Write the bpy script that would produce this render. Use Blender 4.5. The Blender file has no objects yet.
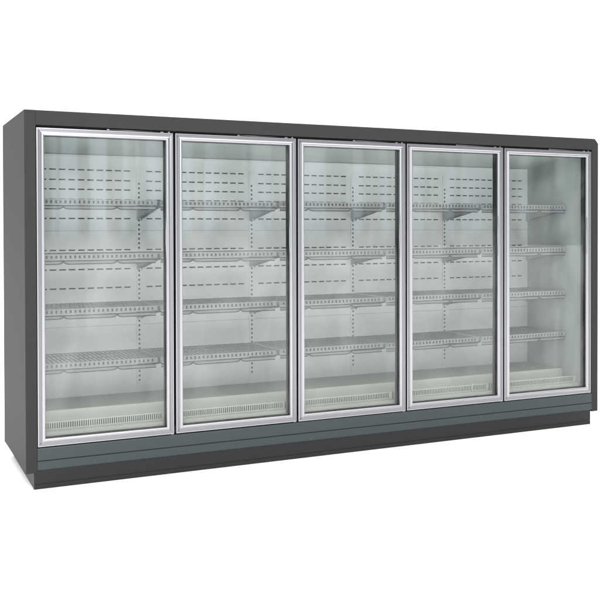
import bpy, bmesh, math
from mathutils import Matrix, Vector

SC = bpy.context.scene
COL = SC.collection

# ------------------------------------------------------------------ camera
cam_d = bpy.data.cameras.new('camera')
cam = bpy.data.objects.new('camera', cam_d)
COL.objects.link(cam)
SC.camera = cam
YAW, PITCH, ROLL = 0.4351, -0.0121, -0.0020
FPX, CX, CY = 916.24, 293.11, 240.54
c, s = math.cos(YAW), math.sin(YAW)
r = Vector((c, -s, 0)); fw = Vector((s, c, 0)); up = Vector((0, 0, 1))
cp, sp = math.cos(PITCH), math.sin(PITCH)
fw2 = fw * cp + up * sp; u2 = up * cp - fw * sp
cr, sr = math.cos(ROLL), math.sin(ROLL)
r3 = r * cr + u2 * sr; u3 = u2 * cr - r * sr
M4 = Matrix((r3, u3, -fw2)).transposed().to_4x4()
M4.translation = Vector((-0.5303, -5.0676, 1.4069))
cam.matrix_world = M4
cam_d.sensor_width = 36
cam_d.lens = FPX / 600 * 36
cam_d.shift_x = (300 - CX) / 600
cam_d.shift_y = (CY - 300) / 600
cam_d.clip_start = 0.05
cam_d.clip_end = 500

# ------------------------------------------------------------------ world: white studio
W = bpy.data.worlds.new('World'); SC.world = W
W.use_nodes = True
nt = W.node_tree; N = nt.nodes; L = nt.links
N.clear()
out = N.new('ShaderNodeOutputWorld'); bg = N.new('ShaderNodeBackground')
L.new(bg.outputs[0], out.inputs[0])
tc = N.new('ShaderNodeTexCoord'); sx = N.new('ShaderNodeSeparateXYZ')
L.new(tc.outputs['Generated'], sx.inputs[0])

def wm(op, a, b=None, cval=None, clamp=False):
    n = N.new('ShaderNodeMath'); n.operation = op; n.use_clamp = clamp
    for i, v in enumerate((a, b, cval)):
        if v is None: continue
        if isinstance(v, (int, float)): n.inputs[i].default_value = v
        else: L.new(v, n.inputs[i])
    return n.outputs[0]
def wmap(v, a, b, x, y):
    n = N.new('ShaderNodeMapRange'); n.interpolation_type = 'SMOOTHSTEP'
    L.new(v, n.inputs[0])
    for i, q in enumerate((a, b, x, y)): n.inputs[i + 1].default_value = q
    return n.outputs[0]
X_, Y_, Z_ = sx.outputs
# horizontal radiance: strong on the left, falling off to the right front
ramp = N.new('ShaderNodeValToRGB')
L.new(wmap(X_, -1, 1, 0, 1), ramp.inputs[0])
ramp.color_ramp.interpolation = 'LINEAR'
LEFT, FRONT, MID, RIGHT = .30, .47, .34, .19
els = ramp.color_ramp.elements
els[0].position = 0.0; els[0].color = (LEFT,) * 3 + (1,)
els[1].position = 1.0; els[1].color = (RIGHT,) * 3 + (1,)
for pos, v in ((.30, LEFT * .85), (.55, FRONT), (.72, MID), (.88, RIGHT)):
    e = els.new(pos); e.color = (v, v * 1.0, v * 1.01, 1)
front = wmap(Y_, -.10, .05, 1, 0)
# pale uprights of the hall opposite, mirrored softly in the panes
ang = wm('ARCTAN2', X_, wm('MULTIPLY', Y_, -1))
ns = N.new('ShaderNodeTexNoise'); ns.noise_dimensions = '1D'
ns.inputs['Scale'].default_value = 34.0; ns.inputs['Detail'].default_value = 1.5
L.new(ang, ns.inputs['W'])
st = wmap(ns.outputs[0], .46, .56, .30, 2.4)
band = wm('MULTIPLY', wmap(Z_, -.012, .0, 0, 1), wmap(Z_, .12, .16, 1, 0))
band = wm('MULTIPLY', band, front)
mul = wm('ADD', wm('MULTIPLY', band, st), wm('SUBTRACT', 1, band))
lum = wm('MULTIPLY', ramp.outputs[0], mul)
lum = wm('MULTIPLY', lum, 2.2)
# behind the case: plain white
lum = wm('ADD', wm('MULTIPLY', lum, front), wm('MULTIPLY', 1.35, wm('SUBTRACT', 1, front)))
# added brightening overhead, so that the floor goes white
lum = wm('ADD', lum, wmap(Z_, .45, .75, 0, 2.1))
L.new(lum, bg.inputs[1])
tint = N.new('ShaderNodeMix'); tint.data_type = 'RGBA'
L.new(wm('MULTIPLY', band, wmap(ns.outputs[0], .44, .52, 0, 1)), tint.inputs[0])
tint.inputs[6].default_value = (.99, 1.0, .995, 1); tint.inputs[7].default_value = (.80, .97, 1.10, 1)
L.new(tint.outputs[2], bg.inputs[0])

def area(name, loc, target, size, sizey, power, col=(1, 1, 1)):
    d = bpy.data.lights.new(name, 'AREA'); d.shape = 'RECTANGLE'
    d.size = size; d.size_y = sizey; d.energy = power; d.color = col
    o = bpy.data.objects.new(name, d); COL.objects.link(o)
    o.location = loc
    o.rotation_euler = (Vector(target) - Vector(loc)).to_track_quat('-Z', 'Y').to_euler()
    return o
area('added_fill_lamp', (-.5, -5.5, 3.7), (1.6, .4, 1.0), 4.0, 1.5, 185)  # added lamp, out of view, brightens the case and its interior

SC.view_settings.view_transform = 'Standard'
SC.view_settings.look = 'None'
SC.view_settings.exposure = 0.10
SC.view_settings.gamma = 1.0
SC.cycles.max_bounces = 12
SC.cycles.transparent_max_bounces = 16
SC.cycles.diffuse_bounces = 6
SC.cycles.caustics_reflective = False

# ------------------------------------------------------------------ materials
def mat(name, col, rough=.5, metal=0, noise=None, bump=None, spec=.5, coat=0):
    """noise=(scale,amount,stretch xyz); bump=(scale,strength)"""
    m = bpy.data.materials.new(name); m.use_nodes = True
    t = m.node_tree; p = t.nodes['Principled BSDF']
    p.inputs['Base Color'].default_value = (*col, 1)
    p.inputs['Roughness'].default_value = rough
    p.inputs['Metallic'].default_value = metal
    p.inputs['Specular IOR Level'].default_value = spec
    p.inputs['Coat Weight'].default_value = coat
    g = t.nodes.new('ShaderNodeNewGeometry')
    if noise:
        sc, amt, st = noise
        mp = t.nodes.new('ShaderNodeMapping'); mp.inputs['Scale'].default_value = st
        t.links.new(g.outputs['Position'], mp.inputs[0])
        n = t.nodes.new('ShaderNodeTexNoise'); n.inputs['Scale'].default_value = sc
        n.inputs['Detail'].default_value = 6; n.inputs['Roughness'].default_value = .62
        t.links.new(mp.outputs[0], n.inputs['Vector'])
        r_ = t.nodes.new('ShaderNodeMapRange')
        t.links.new(n.outputs[0], r_.inputs[0])
        r_.inputs[1].default_value = .3; r_.inputs[2].default_value = .7
        r_.inputs[3].default_value = 1 - amt; r_.inputs[4].default_value = 1 + amt * .6
        v = t.nodes.new('ShaderNodeVectorMath'); v.operation = 'SCALE'
        v.inputs[0].default_value = col
        t.links.new(r_.outputs[0], v.inputs['Scale'])
        t.links.new(v.outputs[0], p.inputs['Base Color'])
        r2 = t.nodes.new('ShaderNodeMapRange')
        t.links.new(n.outputs[0], r2.inputs[0])
        r2.inputs[1].default_value = .3; r2.inputs[2].default_value = .7
        r2.inputs[3].default_value = rough * .85; r2.inputs[4].default_value = min(1, rough * 1.2)
        t.links.new(r2.outputs[0], p.inputs['Roughness'])
    if bump:
        n = t.nodes.new('ShaderNodeTexNoise'); n.inputs['Scale'].default_value = bump[0]
        n.inputs['Detail'].default_value = 3
        t.links.new(g.outputs['Position'], n.inputs['Vector'])
        b = t.nodes.new('ShaderNodeBump'); b.inputs['Strength'].default_value = bump[1]
        b.inputs['Distance'].default_value = .002
        t.links.new(n.outputs[0], b.inputs['Height'])
        t.links.new(b.outputs[0], p.inputs['Normal'])
    return m

CHAR = mat('charcoal_enamel', (.0325, .0318, .0308), .6, spec=.10, bump=(14, .10))
TEAL = mat('slate_bumper', (.035, .046, .049), .45, noise=(5, .04, (.3, 1, 4)), spec=.35, bump=(600, .06))
KICK = mat('kick_enamel', (.0155, .0155, .0172), .5, noise=(6, .10, (.4, 1, 3)), spec=.3, bump=(500, .08))
PALE = mat('kick_end_lit', (.075, .075, .075), .6, noise=(40, .3, (1, 1, 1)), spec=.2)  # lighter than the kick plate: side light put into the base's colour
ALU = mat('anodised_aluminium', (.41, .402, .42), .33, metal=1, bump=(2.0, .06))
ALUD = mat('aluminium_groove', (.25, .25, .265), .38, metal=1)
STEEL = mat('bright_steel', (.32, .32, .33), .25, metal=1)
BLACK = mat('black_gasket', (.004, .0045, .0045), .6, spec=.15)
WALL = mat('white_liner', (.80, .81, .805), .42, noise=(2.6, .13, (1, 1, .8)), spec=.35)
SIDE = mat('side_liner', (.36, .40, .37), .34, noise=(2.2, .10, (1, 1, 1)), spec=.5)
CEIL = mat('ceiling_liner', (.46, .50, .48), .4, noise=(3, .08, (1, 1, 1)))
DECK = mat('deck_shaded', (.28, .285, .25), .45, noise=(3.5, .10, (.5, 1, 1)))  # darker than the riser: shade of the flat deck put into the colour
RISER = mat('riser_liner', (.42, .418, .378), .45, noise=(4, .08, (.3, 1, 1)))
LIP = mat('shelf_lip_enamel', (.22, .227, .227), .4, noise=(9, .06, (1, 1, 1)))
SHELF = mat('shelf_enamel', (.18, .185, .185), .4, noise=(9, .08, (1, 1, 1)))
BRKT = mat('bracket_enamel', (.36, .38, .38), .35, noise=(12, .1, (1, 1, 1)))
RAIL_AND_SHADE = mat('rail_wire_slot_shade', (.045, .047, .047), .4)  # price rail wire; also the painted shade behind the lip slots
DARK = mat('plenum_dark', (.055, .058, .058), .8)
GREY = mat('sill_grey', (.30, .32, .30), .4, noise=(10, .1, (.4, 1, 1)))
SCREW = mat('screw_dark', (.012, .012, .013), .4)
FLOOR = mat('white_floor', (.92, .92, .92), .9, spec=.1)

def glass_mat():
    m = bpy.data.materials.new('pane_glass'); m.use_nodes = True
    t = m.node_tree; t.nodes.clear()
    o = t.nodes.new('ShaderNodeOutputMaterial'); mx = t.nodes.new('ShaderNodeMixShader')
    tr = t.nodes.new('ShaderNodeBsdfTransparent'); gl = t.nodes.new('ShaderNodeBsdfGlossy')
    fr = t.nodes.new('ShaderNodeFresnel'); 
    tr.inputs[0].default_value = (.970, .983, .979, 1)
    gl.inputs[0].default_value = (1, 1, 1, 1); gl.inputs['Roughness'].default_value = .012
    g = t.nodes.new('ShaderNodeNewGeometry')
    io = t.nodes.new('ShaderNodeMapRange')      # same index on both faces of the thin pane
    t.links.new(g.outputs['Backfacing'], io.inputs[0]); io.inputs[3].default_value = 1.37; io.inputs[4].default_value = 1 / 1.37
    t.links.new(io.outputs[0], fr.inputs[0])
    n = t.nodes.new('ShaderNodeTexNoise'); n.inputs['Scale'].default_value = 1.6
    t.links.new(g.outputs['Position'], n.inputs['Vector'])
    b = t.nodes.new('ShaderNodeBump'); b.inputs['Strength'].default_value = .10
    b.inputs['Distance'].default_value = .01
    t.links.new(n.outputs[0], b.inputs['Height']); t.links.new(b.outputs[0], gl.inputs['Normal'])
    t.links.new(fr.outputs[0], mx.inputs[0])
    t.links.new(tr.outputs[0], mx.inputs[1]); t.links.new(gl.outputs[0], mx.inputs[2])
    # a thin film of dust and wiped streaks
    mp = t.nodes.new('ShaderNodeMapping'); mp.inputs['Scale'].default_value = (1.6, 1, .7); mp.inputs['Rotation'].default_value = (0, .5, 0)
    t.links.new(g.outputs['Position'], mp.inputs[0])
    n2 = t.nodes.new('ShaderNodeTexNoise'); n2.inputs['Scale'].default_value = 2.4; n2.inputs['Detail'].default_value = 7
    n2.inputs['Distortion'].default_value = 1.2
    t.links.new(mp.outputs[0], n2.inputs['Vector'])
    rr = t.nodes.new('ShaderNodeMapRange'); t.links.new(n2.outputs[0], rr.inputs[0])
    rr.inputs[1].default_value = .42; rr.inputs[2].default_value = .72; rr.inputs[3].default_value = .004; rr.inputs[4].default_value = .045
    df = t.nodes.new('ShaderNodeBsdfDiffuse'); df.inputs[0].default_value = (.75, .76, .76, 1)
    m2 = t.nodes.new('ShaderNodeMixShader')
    t.links.new(rr.outputs[0], m2.inputs[0]); t.links.new(mx.outputs[0], m2.inputs[1]); t.links.new(df.outputs[0], m2.inputs[2])
    t.links.new(m2.outputs[0], o.inputs[0])
    return m
GLASS = glass_mat()

# ------------------------------------------------------------------ helpers
def obj(name, bm, m, parent=None, smooth=False):
    me = bpy.data.meshes.new(name)
    bmesh.ops.recalc_face_normals(bm, faces=bm.faces)
    if smooth:
        for f in bm.faces: f.smooth = True
    bm.to_mesh(me); bm.free()
    for q in (m if isinstance(m, (list, tuple)) else [m]): me.materials.append(q)
    o = bpy.data.objects.new(name, me); COL.objects.link(o)
    if parent: o.parent = parent
    return o

def bx(bm, x0, x1, y0, y1, z0, z1, bev=0, mi=0):
    vs = [bm.verts.new((x, y, z)) for x in (x0, x1) for y in (y0, y1) for z in (z0, z1)]
    idx = [(0, 1, 3, 2), (4, 6, 7, 5), (0, 4, 5, 1), (2, 3, 7, 6), (0, 2, 6, 4), (1, 5, 7, 3)]
    fs = [bm.faces.new([vs[i] for i in f]) for f in idx]
    if bev:
        es = list({e for f in fs for e in f.edges})
        res = bmesh.ops.bevel(bm, geom=es, offset=bev, segments=2, affect='EDGES', profile=.5)
        fs = [f for f in res['faces']] + [f for f in fs if f.is_valid]
    for f in fs: f.material_index = mi
    return fs

def prism(bm, poly, axis, a, b, mi=0):
    """extrude polygon (list of 2-tuples) along axis between a and b."""
    def P(u, v, w):
        return {'x': (w, u, v), 'y': (u, w, v), 'z': (u, v, w)}[axis]
    A = [bm.verts.new(P(u, v, a)) for u, v in poly]; B = [bm.verts.new(P(u, v, b)) for u, v in poly]
    n = len(poly)
    fs = [bm.faces.new(A), bm.faces.new(B[::-1])]
    for i in range(n): fs.append(bm.faces.new((A[i], A[(i + 1) % n], B[(i + 1) % n], B[i])))
    for f in fs: f.material_index = mi

def tube(bm, pts, rad, seg=8):
    rings = []
    for i, p in enumerate(pts):
        p = Vector(p)
        d = (Vector(pts[min(i + 1, len(pts) - 1)]) - Vector(pts[max(i - 1, 0)])).normalized()
        a = d.orthogonal().normalized() if abs(d.x) < .5 else Vector((0, 1, 0)) - d * d.y
        a.normalize(); b = d.cross(a)
        rings.append([bm.verts.new(p + rad * (math.cos(2 * math.pi * k / seg) * a + math.sin(2 * math.pi * k / seg) * b)) for k in range(seg)])
    for i in range(len(rings) - 1):
        for k in range(seg):
            f = bm.faces.new((rings[i][k], rings[i][(k + 1) % seg], rings[i + 1][(k + 1) % seg], rings[i + 1][k])); f.smooth = True
    bm.faces.new(rings[0]); bm.faces.new(rings[-1][::-1])

def holed(bm, axis, w, us, vs, is_hole, thick):
    """sheet with real rectangular openings. us, vs = cut positions; axis 'y' -> sheet in xz, 'z' -> sheet in xy."""
    def P(u, v, d): return (u, w + d, v) if axis == 'y' else (u, v, w + d)
    V = {}
    def g(i, j, k):
        if (i, j, k) not in V: V[(i, j, k)] = bm.verts.new(P(us[i], vs[j], k * thick))
        return V[(i, j, k)]
    nu, nv = len(us) - 1, len(vs) - 1
    solid = [[not is_hole(i, j) for j in range(nv)] for i in range(nu)]
    def S(i, j): return 0 <= i < nu and 0 <= j < nv and solid[i][j]
    for i in range(nu):
        for j in range(nv):
            if not S(i, j): continue
            bm.faces.new((g(i, j, 0), g(i + 1, j, 0), g(i + 1, j + 1, 0), g(i, j + 1, 0)))
            bm.faces.new((g(i, j, 1), g(i, j + 1, 1), g(i + 1, j + 1, 1), g(i + 1, j, 1)))
            for (di, dj, e) in ((-1, 0, ((i, j), (i, j + 1))), (1, 0, ((i + 1, j), (i + 1, j + 1))),
                                (0, -1, ((i, j), (i + 1, j))), (0, 1, ((i, j + 1), (i + 1, j + 1)))):
                if not S(i + di, j + dj):
                    (a, b), (c_, d_) = e
                    bm.faces.new((g(a, b, 0), g(c_, d_, 0), g(c_, d_, 1), g(a, b, 1)))

# ------------------------------------------------------------------ dimensions
X0, PITCHX, GAP = .2994, .78, .0127
XL, XR, D, HT, HP = .2368, 4.2501, .8555, 2.0539, .0915
DZ0, DZ1 = .2292, 1.9610
IL, IR, YB = .27, 4.17, .68          # inner faces of the end walls, back wall plane
UPR = [1.05 + .78 * k for k in range(4)]
BAY = [IL] + UPR + [IR]

# ------------------------------------------------------------------ setting
bm = bmesh.new(); bx(bm, -60, 60, -60, 60, -.05, 0)
fl = obj('floor', bm, FLOOR); fl['kind'] = 'structure'

# ------------------------------------------------------------------ the freezer
root = bpy.data.objects.new('display_freezer', None); COL.objects.link(root)
root.location = (0, 0, 0)
root['label'] = 'long charcoal upright display freezer with five glass doors and empty wire shelves on white floor'
root['category'] = 'display freezer'

# end panels (outer skin with a front post)
bm = bmesh.new()
prism(bm, [(XL + .004, 0), (X0 - .0035, 0), (X0 - .0035, .075), (IL - .002, .075), (IL - .002, D), (XL, D), (XL, .004)], 'z', HP, HT)
obj('side_panel', bm, CHAR, root)
bm = bmesh.new()
XRI = X0 + 5 * PITCHX - GAP + .007
prof = [(XRI, HP), (XR - .003, HP), (XR, HP + .003), (XR, HT - .034), (XR - .03, HT - .001), (XRI, HT - .001)]
prism(bm, prof, 'y', 0, .075)
prism(bm, [(IR + .002, HP), (XR, HP), (XR, HT - .034), (XR - .03, HT - .001), (IR + .002, HT - .001)], 'y', .0752, D)
obj('side_panel', bm, CHAR, root)

# fascia, roof and rear shell
bm = bmesh.new()
prism(bm, [(.0, 1.9745), (.0, 2.0515), (.0025, 2.0539), (.09, 2.0539), (.09, 2.050), (.004, 2.050), (.004, 1.9785), (.012, 1.9785), (.012, 1.9745)], 'x', X0 - .0025, XRI - .0010)
obj('fascia', bm, CHAR, root)
bm = bmesh.new(); bx(bm, IL - .0005, IR + .0005, .092, D, 2.02, 2.05, .002)
obj('roof_panel', bm, CHAR, root)
bm = bmesh.new(); bx(bm, IL, IR, D - .03, D - .001, .12, 2.018, .002)
obj('rear_panel', bm, CHAR, root)
# dark header behind the doors
bm = bmesh.new()
bx(bm, X0 - .0015, XRI - .0015, .050, .075, 1.935, 2.045)
bx(bm, X0 - .0015, XRI - .0015, .014, .0495, 1.966, 1.974)
obj('door_header', bm, BLACK, root)

# bumper with its groove
bm = bmesh.new()
xa, xb = X0 - .0022, XRI + .0 - .001
prism(bm, [(-.002, .2180), (.001, .2235), (.06, .2255), (.06, .155), (.0025, .1545), (-.002, .1575)], 'x', xa, xb)
prism(bm, [(-.0015, .1505), (.003, .1535), (.06, .1545), (.06, .104), (.002, .1035), (-.0015, .108)], 'x', xa, xb)
obj('bumper', bm, TEAL, root)
# kick plate
bm = bmesh.new()
kx0, kx1 = X0 - .020, X0 + 5 * PITCHX - GAP
prism(bm, [(.006, .1025), (.006, .030), (.0085, .0285), (.0085, .0265), (.006, .025), (.006, .001), (.030, .001), (.030, .1025)], 'x', kx0, kx1)
kp = obj('kick_plate', bm, KICK, root)
for x in (.41, 1.25, 2.55, 3.2, 3.95):
    bm = bmesh.new()
    bmesh.ops.create_cone(bm, cap_ends=True, segments=16, radius1=.005, radius2=.004, depth=.003,
                          matrix=Matrix.Translation((x, .0055, .064)) @ Matrix.Rotation(math.pi / 2, 4, 'X'))
    obj('screw', bm, SCREW, kp)
bm = bmesh.new(); prism(bm, [(.031, .001), (.031, .1), (D - .02, .1), (D - .02, .016)], 'x', kx0 + .001, kx1 - .001)
obj('base', bm, PALE, root)

# insulated tub below the deck
bm = bmesh.new(); bx(bm, IL + .001, IR - .001, .0615, D - .031, .101, .20)
obj('tub', bm, DARK, root)

# ------------------------------------------------------------------ interior liner
ROWS = [1.782, 1.719, 1.660, 1.597, 1.478, 1.280, 1.159, 1.041]
zs = [.30]
for z in sorted(ROWS): zs += [z - .0040, z + .0040]
zs += [1.90]
xs = [IL]; holecol = set()
for k in range(5):
    a = (BAY[k] + .050) if k else BAY[k] + .042
    b = BAY[k + 1] - .055
    ln, n = .041, 12
    pt = (b - a - ln) / (n - 1)
    for i in range(n):
        x = a + i * pt
        holecol.add(len(xs)); xs += [x, x + ln]
xs.append(IR)
hc = {i - 0 for i in holecol}
bm = bmesh.new()
holed(bm, 'y', YB, xs, zs, lambda i, j: (i in hc) and j % 2 == 1, .0025)
for z in (.800, 1.400):
    bx(bm, IL, IR, YB - .0006, YB - .0001, z, z + .0022, mi=1)
obj('back_wall', bm, [WALL, GREY], root)
bm = bmesh.new(); bx(bm, IL, IR, YB + .03, YB + .04, .3, 1.95)
obj('air_duct', bm, DARK, root)
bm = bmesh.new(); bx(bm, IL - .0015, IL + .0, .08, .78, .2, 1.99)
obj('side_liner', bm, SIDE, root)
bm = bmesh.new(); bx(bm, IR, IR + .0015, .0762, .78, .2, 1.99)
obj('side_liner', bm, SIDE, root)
# ceiling rises towards the doors
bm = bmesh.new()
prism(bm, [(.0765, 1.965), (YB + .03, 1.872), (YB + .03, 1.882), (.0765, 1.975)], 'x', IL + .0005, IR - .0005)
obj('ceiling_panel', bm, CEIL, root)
# a small cove strip where ceiling meets wall
bm = bmesh.new()
prism(bm, [(YB - .012, 1.8742), (YB - .0005, 1.862), (YB - .0005, 1.8735)], 'x', IL + .001, IR - .001)
obj('cove_strip', bm, WALL, root)

# slotted uprights
for x in UPR:
    hs = [.345]; z = .435
    while z < 1.70:
        hs += [z, z + .013]; z += .0293
    hs.append(1.80)
    bm = bmesh.new()
    holed(bm, 'y', YB - .0045, [x - .017, x - .006, x + .006, x + .017], hs, lambda i, j: i == 1 and j % 2 == 1, .002)
    bx(bm, x - .0149, x + .0149, YB - .0012, YB - .0003, .346, 1.799, mi=1)
    obj('upright', bm, [WALL, DARK], root)

# deck, riser and return-air duct
bm = bmesh.new(); prism(bm, [(YB - .0005, .3665), (.295, .3665), (.295, .3605), (YB - .0005, .3605)], 'x', IL + .001, IR - .001)
obj('deck', bm, DECK, root)
bm = bmesh.new()
prism(bm, [(.2945, .3675), (.288, .3675), (.284, .3640), (.262, .250), (.262, .246), (.270, .246), (.2945, .3600)], 'x', IL + .001, IR - .001)
prism(bm, [(.2615, .252), (.2615, .246), (.062, .236), (.062, .242)], 'x', IL + .0012, IR - .0012)
obj('riser', bm, RISER, root)
for k in range(5):
    a, b = BAY[k] + .004, BAY[k + 1] - .004
    us = [a, a + .012]; x = a + .012
    while x + .0125 < b - .010:
        us += [x + .0068, x + .0125]; x += .0125
    us.append(b)
    us = sorted(set(round(u, 5) for u in us))
    # slots are the wide cells after the first margin
    bm = bmesh.new()
    holed(bm, 'y', .130, us, [.288, .2965, .329, .335], lambda i, j, n=len(us) - 1: j == 1 and i > 0 and i < n - 1 and i % 2 == 1, .002)
    gr = obj('return_grille', bm, RISER, root)
    bm = bmesh.new(); bx(bm, a, b, .150, .152, .250, .330)
    obj('grille_backing', bm, DARK, gr)
    if k == 3:
        for cx_, ch in ((b - .150, .347), (b - .022, .335)):
            bm = bmesh.new()
            bx(bm, cx_, cx_ + .010, .1225, .1293, .286, ch, .001)
            obj('clip', bm, RISER, gr)
bm = bmesh.new()
prism(bm, [(.1275, .2875), (.1275, .2835), (.088, .2785), (.088, .252), (.076, .252), (.076, .2865), (.090, .2895)], 'x', IL + .0015, IR - .0015)
obj('front_sill', bm, RISER, root)
bm = bmesh.new()
prism(bm, [(.0745, .262), (.0745, .2285), (.0520, .2285), (.0520, .262)], 'x', X0, XRI - .003)
obj('sill_heater_strip', bm, GREY, root)

# ------------------------------------------------------------------ shelves
YF = .232
def make_shelf(width):
    """built with its left end at x=0, its top face at z=0"""
    bm = bmesh.new()
    pt = .0268; n = int((width - .02) // pt)
    m0 = (width - (n - 1) * pt - .0125) / 2
    us = [0]
    for i in range(n): us += [m0 + i * pt, m0 + i * pt + .0110]
    us.append(width)
    vs = [YF + .003, YF + .014, YF + .15, YF + .162, YF + .29, YF + .302, YB - .03, YB - .012]
    holed(bm, 'z', -.0025, us, vs, lambda i, j: i % 2 == 1 and j in (1, 3, 5), .0025)
    sh = obj('shelf', bm, SHELF)
    sh.parent = root
    # front lip: openings along the upper half
    bm = bmesh.new()
    holed(bm, 'y', YF, us, [-.0295, -.0235, -.0075, .0005], lambda i, j: i % 2 == 1 and j == 1, .0025)
    bx(bm, .002, width - .002, YF + .0045, YF + .0055, -.0250, -.0058, mi=1)  # added dark strip: shade behind the openings put into its colour
    obj('front_lip', bm, [LIP, RAIL_AND_SHADE], sh)
    # price rail: lower wire pair with little notches
    bm = bmesh.new()
    xs_ = [.003]; pts = [(.003, YF - .004, -.0565)]
    for nx in (.205, .515):
        for dx, dz in ((-.030, 0), (-.012, .003), (-.003, .0125), (.003, .0125), (.012, .003), (.030, 0)):
            pts.append((nx + dx, YF - .004, -.0565 + dz))
    pts.append((width - .012, YF - .004, -.0565))
    tube(bm, pts, .0030)
    tube(bm, [(.003, YF - .004, -.0375), (width - .003, YF - .004, -.0375)], .0028)
    obj('price_rail', bm, RAIL_AND_SHADE, sh)
    bm = bmesh.new()
    bx(bm, .004, width - .012, YF - .0005, YF + .0006, -.0530, -.0385)
    obj('ticket_strip', bm, LIP, sh)
    # brackets at both ends, deep at the back and slim at the front
    for x in (.004, width - .006):
        bm = bmesh.new()
        poly = [(YB - .010, -.012), (YB - .010, -.112), (YB - .030, -.116), (YB - .055, -.100), (YB - .16, -.082),
                (YB - .28, -.062), (YF + .10, -.048), (YF + .03, -.040), (YF + .012, -.028), (YF + .012, -.006)]
        prism(bm, poly, 'x', x, x + .0025)
        # folded lower edge
        for (y0, z0), (y1, z1) in zip(poly[3:8], poly[4:9]):
            prism(bm, [(y0, z0 - .0002), (y1, z1 - .0002), (y1, z1 - .0028), (y0, z0 - .0028)], 'x', x - .005, x + .0085, mi=1)
        obj('bracket', bm, [BRKT, SHELF], sh)
    return sh

def copy_tree(o, parent):
    c_ = o.copy(); COL.objects.link(c_); c_.parent = parent
    for ch in list(o.children): copy_tree(ch, c_)
    return c_
proto = make_shelf(.760)
first = True
for i, z in enumerate((1.582, 1.268, .953, .645)):
    for k in range(5):
        sh = proto if first else copy_tree(proto, root)
        first = False
        sh.location = (BAY[k] + .006 + (.004 if k == 0 else 0), 0, z + (.0015, -.001, .0008, 0, -.0012)[(k + i) % 5])
        sh.rotation_euler = (0, (.0008, -.0012, .0005, .0010, -.0006)[(k * 2 + i) % 5], 0)

# ------------------------------------------------------------------ mullions behind the doors
for k in range(6):
    xc = X0 + k * PITCHX - GAP / 2
    a, b = xc - .026, xc + .026
    if k == 0: a, b = X0 + .001, X0 + .03
    if k == 5: a, b = xc - .026, XRI - .002
    bm = bmesh.new(); bx(bm, a, b, .0600, .074, .2640, 1.9345, .002)
    obj('mullion', bm, BLACK, root)

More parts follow.
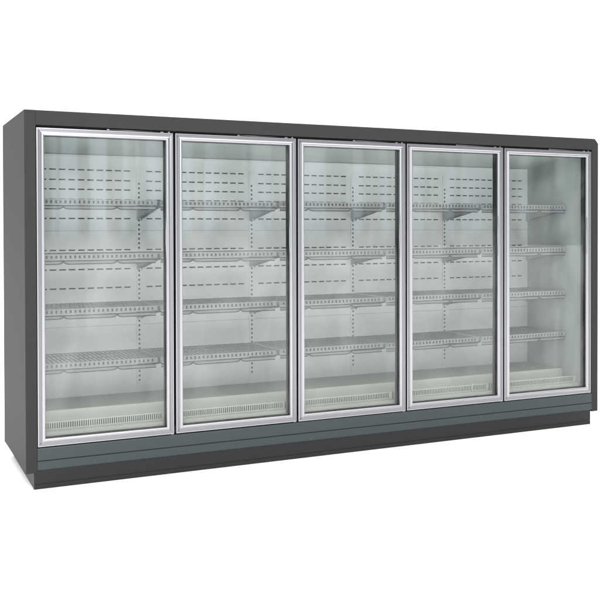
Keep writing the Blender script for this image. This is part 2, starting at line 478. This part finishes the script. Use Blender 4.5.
# ------------------------------------------------------------------ doors
DW, DH = PITCHX - GAP, DZ1 - DZ0
def make_door():
    # profile: distance in from the outer edge, depth
    prof = [(0, .0400, 0), (0, .0020, 0), (.0012, 0, 0), (.0062, -.0002, 0), (.0070, .0024, 1), (.0195, .0046, 1), (.0212, .0040, 1),
            (.0226, .0006, 0), (.0255, -.0024, 0), (.0295, -.0044, 0), (.0340, -.0048, 0), (.0380, -.0034, 0),
            (.0412, -.0004, 0), (.0430, .0034, 0), (.0440, .0085, 0), (.0440, .0118, 0)]
    bm = bmesh.new()
    def corner(d, which):
        return {0: (d, d), 1: (DW - d, d), 2: (DW - d, DH - d), 3: (d, DH - d)}[which]
    for side in range(4):
        prev = None
        for d, y, mi in prof:
            (xa_, za_), (xb_, zb_) = corner(d, side), corner(d, (side + 1) % 4)
            if side % 2 == 0 and .0065 < d < .0215: y = .0012
            cur = (bm.verts.new((xa_, y, za_)), bm.verts.new((xb_, y, zb_)), mi * (side % 2))
            if prev:
                f = bm.faces.new((prev[0], prev[1], cur[1], cur[0]))
                f.material_index = mi
                f.smooth = d > .0225
            prev = cur
    # flat rear of the frame
    for side in range(4):
        (xa_, za_), (xb_, zb_) = corner(0, side), corner(0, (side + 1) % 4)
        (xc_, zc_), (xd_, zd_) = corner(.0435, (side + 1) % 4), corner(.0435, side)
        bm.faces.new([bm.verts.new(q) for q in ((xa_, .0400, za_), (xb_, .0400, zb_), (xc_, .0400, zc_), (xd_, .0400, zd_))])
    dr = obj('door', bm, [ALU, ALUD], root)
    # black spacer / gasket round the glass
    bm = bmesh.new()
    def ring(d0, d1, y0, y1):
        for side in range(4):
            P = [corner(d0, side), corner(d0, (side + 1) % 4), corner(d1, (side + 1) % 4), corner(d1, side)]
            lo = [bm.verts.new((x, y0, z)) for x, z in P]; hi = [bm.verts.new((x, y1, z)) for x, z in P]
            bm.faces.new(lo); bm.faces.new(hi[::-1])
            for i in range(4): bm.faces.new((lo[i], lo[(i + 1) % 4], hi[(i + 1) % 4], hi[i]))
    ring(.0290, .0436, .0125, .0585)
    obj('gasket', bm, BLACK, dr)
    bm = bmesh.new(); bx(bm, .0438, DW - .0438, .0185, .0225, .0438, DH - .0438)
    obj('glass', bm, GLASS, dr)
    # bowed finger grip along the inner edge of the right stile
    bm = bmesh.new()
    n = 18; z0, z1 = 1.00, 1.27
    secs = []
    for i in range(n + 1):
        t_ = i / n; b_ = math.sin(math.pi * t_) ** .8 if 0 < t_ < 1 else 0
        secs.append((z0 + (z1 - z0) * t_, b_))
    rings = []
    for z, b_ in secs:
        xi = DW - .0410 - .0065 * b_
        q = [(DW - .0380, -.0020), (DW - .0385, -.0040), (xi + .0025, -.0045), (xi, -.003), (xi, .004), (DW - .0380, .006)]
        rings.append([bm.verts.new((x, y, z)) for x, y in q])
    for i in range(n):
        for j in range(len(q)):
            f = bm.faces.new((rings[i][j], rings[i][(j + 1) % len(q)], rings[i + 1][(j + 1) % len(q)], rings[i + 1][j])); f.smooth = True
    bm.faces.new(rings[0]); bm.faces.new(rings[-1][::-1])
    obj('handle', bm, ALU, dr)
    # hinge hardware in the dark gap above
    bm = bmesh.new()
    bx(bm, .385, .400, .004, .013, DH + .0008, DH + .0078, .001)
    tube(bm, [(.400, .0075, DH + .0050), (.690, .0075, DH + .0040)], .0014)
    bx(bm, .693, .712, .003, .0128, DH + .0006, DH + .0052, .001)
    bx(bm, .738, .749, .003, .0128, DH + .0006, DH + .0075, .001)
    obj('hinge', bm, STEEL, dr)
    bm = bmesh.new(); bx(bm, DW - .016, DW - .004, .004, .030, -.0040, -.0006, .0008)
    obj('lower_pivot', bm, STEEL, dr)
    return dr
d0 = make_door()
for k in range(5):
    d_ = d0 if k == 0 else copy_tree(d0, root)
    d_.location = (X0 + k * PITCHX, (0, .0006, -.0004, .0005, 0)[k], DZ0 + (0, .0008, -.0006, .0004, -.0005)[k])
